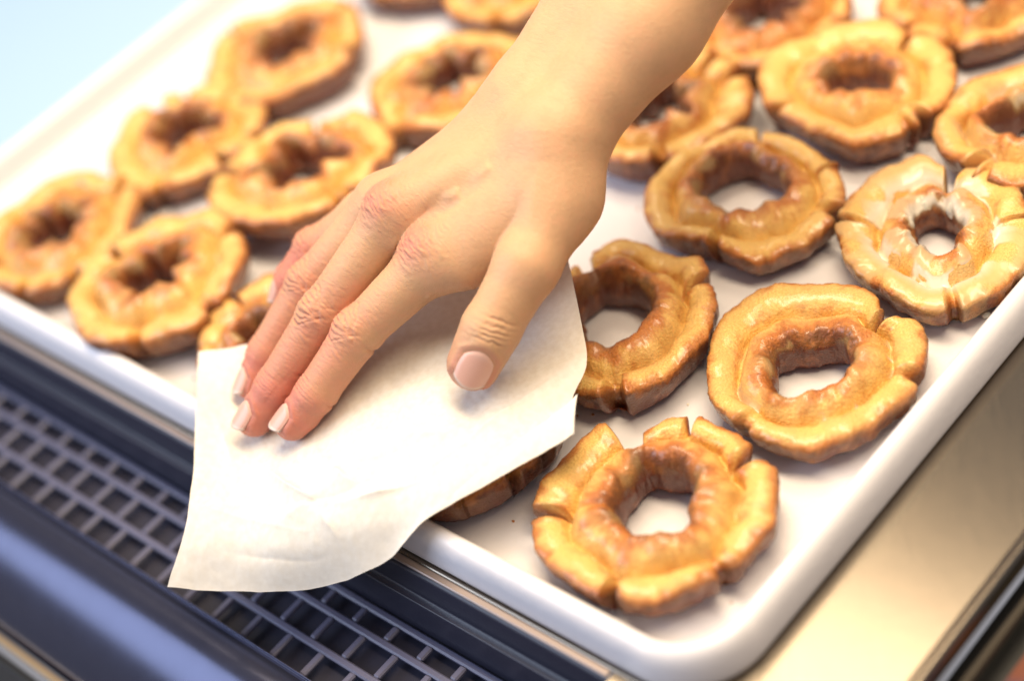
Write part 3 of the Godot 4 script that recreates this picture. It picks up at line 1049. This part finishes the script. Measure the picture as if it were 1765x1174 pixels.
# x: how far the skin stands out here, y: how red it is
func relief(p: Vector3, g: Vector3, grain: FastNoiseLite) -> Vector2:
	var out := 0.0
	var red := 0.0
	var h := HAND
	for k in ["i", "m", "r", "p"]:
		var up: Vector3 = DORSAL[k]
		# fine lines across the back of the finger
		var run: Vector3 = h[k + "3"] - h[k + "1"]
		var part: float = (p - h[k + "1"]).dot(run) / run.length_squared()
		if part > 0.0 and part < 1.25 and g.dot(up) > 0.1 and (p - h[k + "1"] - run * part).length() < 0.0145:
			var qa := knuckle(p, h[k + "1"], run.normalized(), up)
			out += 0.00018 * smoothstep(0.1, 0.6, g.dot(up)) * web.get_noise_2d(qa.x * 640.0 + 1.2 * grain.get_noise_3dv(p * 90.0), qa.y * 120.0 + 7.0)
		# middle knuckle: nested folds round a soft pad
		var c: Vector3 = h[k + "2"]
		if p.distance_to(c) < 0.02:
			var axis: Vector3 = (h[k + "3"] - h[k + "1"]).normalized()
			var u2 := (up - axis * up.dot(axis)).normalized()
			var q := knuckle(p, c, axis, u2)
			var face := smoothstep(0.05, 0.75, g.dot(u2))
			var wob := 0.0010 * grain.get_noise_3dv(p * 160.0)
			var wide := exp(-pow(q.y / 0.0075, 2.0))
			out += 0.0013 * face * exp(-(q.x * q.x + q.y * q.y) / 0.00005)
			out += 0.0006 * face * (web.get_noise_2d(q.x * 480.0 + 40.0 + 0.8 * grain.get_noise_3dv(p * 120.0), q.y * 140.0) + 0.55) * exp(-q.length_squared() / 0.0003)
			for o in [-0.0108, -0.0078, -0.0052, -0.0028, -0.0004, 0.0026, 0.0054, 0.0086]:
				var bend: float = -o * 0.9 * pow(q.y / 0.0075, 2.0) * 0.8
				var x: float = q.x - o - bend + wob
				var deep := 0.0012 if absf(o) < 0.0045 else 0.0008
				out -= deep * face * wide * exp(-pow(x / 0.00062, 2.0)) * (0.65 + 0.7 * grain.get_noise_3dv(p * 210.0 + Vector3(o * 9000.0, 0, 0)))
			# flexion crease underneath
			out -= 0.0010 * smoothstep(0.0, 0.7, -g.dot(u2) + 0.25) * exp(-pow((q.x - 0.001) / 0.0010, 2.0))
			red += 0.40 * face * exp(-q.length_squared() / 0.00012)
		c = h[k + "3"]
		if p.distance_to(c) < 0.016:
			var axis: Vector3 = (h[k + "4"] - h[k + "2"]).normalized()
			var q := knuckle(p, c, axis, up)
			var face := smoothstep(0.1, 0.8, g.dot(up))
			var wide := exp(-pow(q.y / 0.006, 2.0))
			var wob := 0.0007 * grain.get_noise_3dv(p * 200.0)
			for o in [-0.0042, -0.0026, -0.0012, 0.0004, 0.0020]:
				out -= 0.00050 * face * wide * exp(-pow((q.x - o + wob) / 0.00055, 2.0))
			out -= 0.0008 * smoothstep(0.0, 0.7, -g.dot(up) + 0.25) * exp(-pow(q.x / 0.0009, 2.0))
		red += 0.55 * smoothstep(0.030, 0.006, p.distance_to(h[k + "4"]))
		red += 0.32 * smoothstep(0.040, 0.010, p.distance_to(c)) + 0.20 * smoothstep(0.035, 0.012, p.distance_to(h[k + "2"]))
	# big knuckles
	for k in ["i1", "m1"]:
		var c: Vector3 = h[k]
		var dist := p.distance_to(c)
		if dist < 0.03:
			var axis: Vector3 = (h[k[0] + "2"] - h[k[0] + "0"]).normalized()
			var up: Vector3 = (Vector3(-0.25, 0.9, 0.35) - axis * Vector3(-0.25, 0.9, 0.35).dot(axis)).normalized()
			var q := knuckle(p, c, axis, up)
			var face := smoothstep(0.2, 0.9, g.dot(up))
			out += 0.0019 * face * exp(-(q.x * q.x + q.y * q.y) / 0.00007)
			var lines := web.get_noise_2d(q.x * 560.0 + 0.9 * grain.get_noise_3dv(p * 110.0), q.y * 150.0 + q.x * 60.0) + 0.62
			out += 0.00115 * lines * face * exp(-(q.x * q.x + q.y * q.y) / 0.00016)
			red += 0.85 * face * exp(-(q.x * q.x + q.y * q.y) / 0.00012)
	# thumb joint
	var c2: Vector3 = h.t2
	if p.distance_to(c2) < 0.02:
		var axis: Vector3 = (h.t3 - h.t1).normalized()
		var up: Vector3 = DORSAL.t
		var q := knuckle(p, c2, axis, up)
		var face := smoothstep(0.1, 0.8, g.dot(up))
		var wob := 0.0012 * grain.get_noise_3dv(p * 130.0)
		for o in [-0.0062, -0.0034, -0.0012, 0.0008, 0.0030]:
			var x: float = q.x - o + wob - 0.16 * q.y
			out -= 0.0009 * face * exp(-pow(q.y / 0.0062, 2.0)) * exp(-pow(x / 0.00065, 2.0)) * (0.7 + 0.8 * grain.get_noise_3dv(p * 150.0 + Vector3(o * 9000.0, 0, 0)))
	red += 0.45 * smoothstep(0.024, 0.006, p.distance_to(h.t3 + (h.t3 - h.t2).normalized() * 0.004))
	# nail folds: the skin stands up round each nail and dips under it
	for k in NAILS:
		var tip: Vector3 = h[k[1]]
		if p.distance_to(tip) > 0.02:
			continue
		var axis: Vector3 = (tip - h[k[0]]).normalized()
		var up: Vector3 = (DORSAL[k[2]] - axis * DORSAL[k[2]].dot(axis)).normalized()
		if g.dot(up) < 0.15:
			continue
		var long: float = k[4] * 0.001
		var q := knuckle(p, tip - axis * long * (NAIL_BACK_THUMB if k[2] == "t" else NAIL_BACK), axis, up)
		var nu: float = q.y / (k[3] * 0.0005)
		var na: float = q.x / long - 0.22 * nu * nu
		var edge := maxf(absf(nu), 1.0 - na * 1.6) if na < 0.6 else absf(nu)
		var keep := smoothstep(1.0, 0.8, na) * smoothstep(0.15, 0.4, g.dot(up))
		out += keep * (0.00045 * exp(-pow((edge - 1.2) / 0.15, 2.0)) - 0.0004 * smoothstep(1.02, 0.85, edge))
		red += 0.35 * keep * exp(-pow((edge - 1.08) / 0.12, 2.0))
	# skin lines across the back of the hand, tendons and a vein
	out += 0.00010 * grain.get_noise_3dv(Vector3(p.x * 260.0, p.y * 600.0, p.z * 900.0))
	for v in [[h.m0, h.m1, 0.0008], [h.i0, h.i1, 0.0007], [h.r0, h.r1, 0.0006], [h.v0, h.v1, 0.0012], [h.v1, h.v2, 0.0010]]:
		var ab: Vector3 = v[1] - v[0]
		var t := clampf((p - v[0]).dot(ab) / ab.length_squared(), 0.0, 1.0)
		var off: Vector3 = p - v[0] - ab * t
		var across := off - g * off.dot(g)
		out += v[2] * exp(-pow(across.length() / 0.0028, 2.0)) * smoothstep(0.25, 0.7, t) * smoothstep(1.05, 0.85, t)
	return Vector2(out, red)


func drop_to_skin(from: Vector3, way: Vector3) -> float:
	var t := 0.0
	for i in 40:
		var d := field(from + way * t, limb)
		if d < 0.00003:
			break
		t += d * 0.9
	return t


func nail_mesh(a: Vector3, b: Vector3, up: Vector3, wide: float, long: float, thumb: bool) -> ArrayMesh:
	var axis := (b - a).normalized()
	up = (up - axis * up.dot(axis)).normalized()
	var across := axis.cross(up)
	var base := b - axis * (long * (NAIL_BACK_THUMB if thumb else NAIL_BACK))
	var high := 0.03
	var h0 := high - drop_to_skin(base + axis * long * 0.12 + up * high, -up)
	var h1 := high - drop_to_skin(base + axis * long * 0.55 + up * high, -up)
	var hs := high - minf(drop_to_skin(base + axis * long * 0.4 + across * wide * 0.45 + up * high, -up), 0.03)
	var bow := clampf(lerpf(h0, h1, 0.6) - hs, 0.001, wide * 0.42)
	var v := PackedVector3Array()
	var c := PackedColorArray()
	var rows := 22
	var cols := 17
	for sheet in 2:
		for r in rows:
			var t := float(r) / (rows - 1)
			for k in cols:
				var u := float(k) / (cols - 1) * 2.0 - 1.0
				var base_in := 0.22 * u * u * (1.0 - t)
				var tip_in := 0.16 * u * u * t
				var w := wide * 0.5 * (1.0 - 0.10 * t * t) * (1.0 - 0.16 * pow(1.0 - t, 3.0))
				var along := long * (t + base_in - tip_in)
				var y := lerpf(h0, h1, (along / long - 0.12) / 0.43) - bow * u * u + 0.00035 - sheet * 0.0006
				y -= 0.0007 * smoothstep(0.12, 0.0, t) + 0.0004 * smoothstep(0.85, 1.0, absf(u))
				v.append(base + axis * along + across * u * w + up * y)
				var tip := smoothstep(0.86 + 0.06 * float(thumb), 0.92 + 0.06 * float(thumb), t + 0.04 * u * u)
				var moon := smoothstep(0.26, 0.14, t + 0.12 * u * u)
				c.append(Color(0.66, 0.37, 0.285).lerp(Color(0.66, 0.43, 0.35), moon * 0.6).lerp(Color(0.66, 0.50, 0.40), tip))
	var f := grid_faces(rows, cols, false, false)
	var count := rows * cols
	var back := grid_faces(rows, cols, false, false, true)
	for i in back.size():
		back[i] += count
	f.append_array(back)
	for k in cols - 1:
		var e := (rows - 1) * cols + k
		f.append_array([e, e + 1, e + 1 + count, e, e + 1 + count, e + count])
	return smooth_mesh(v, f, c)
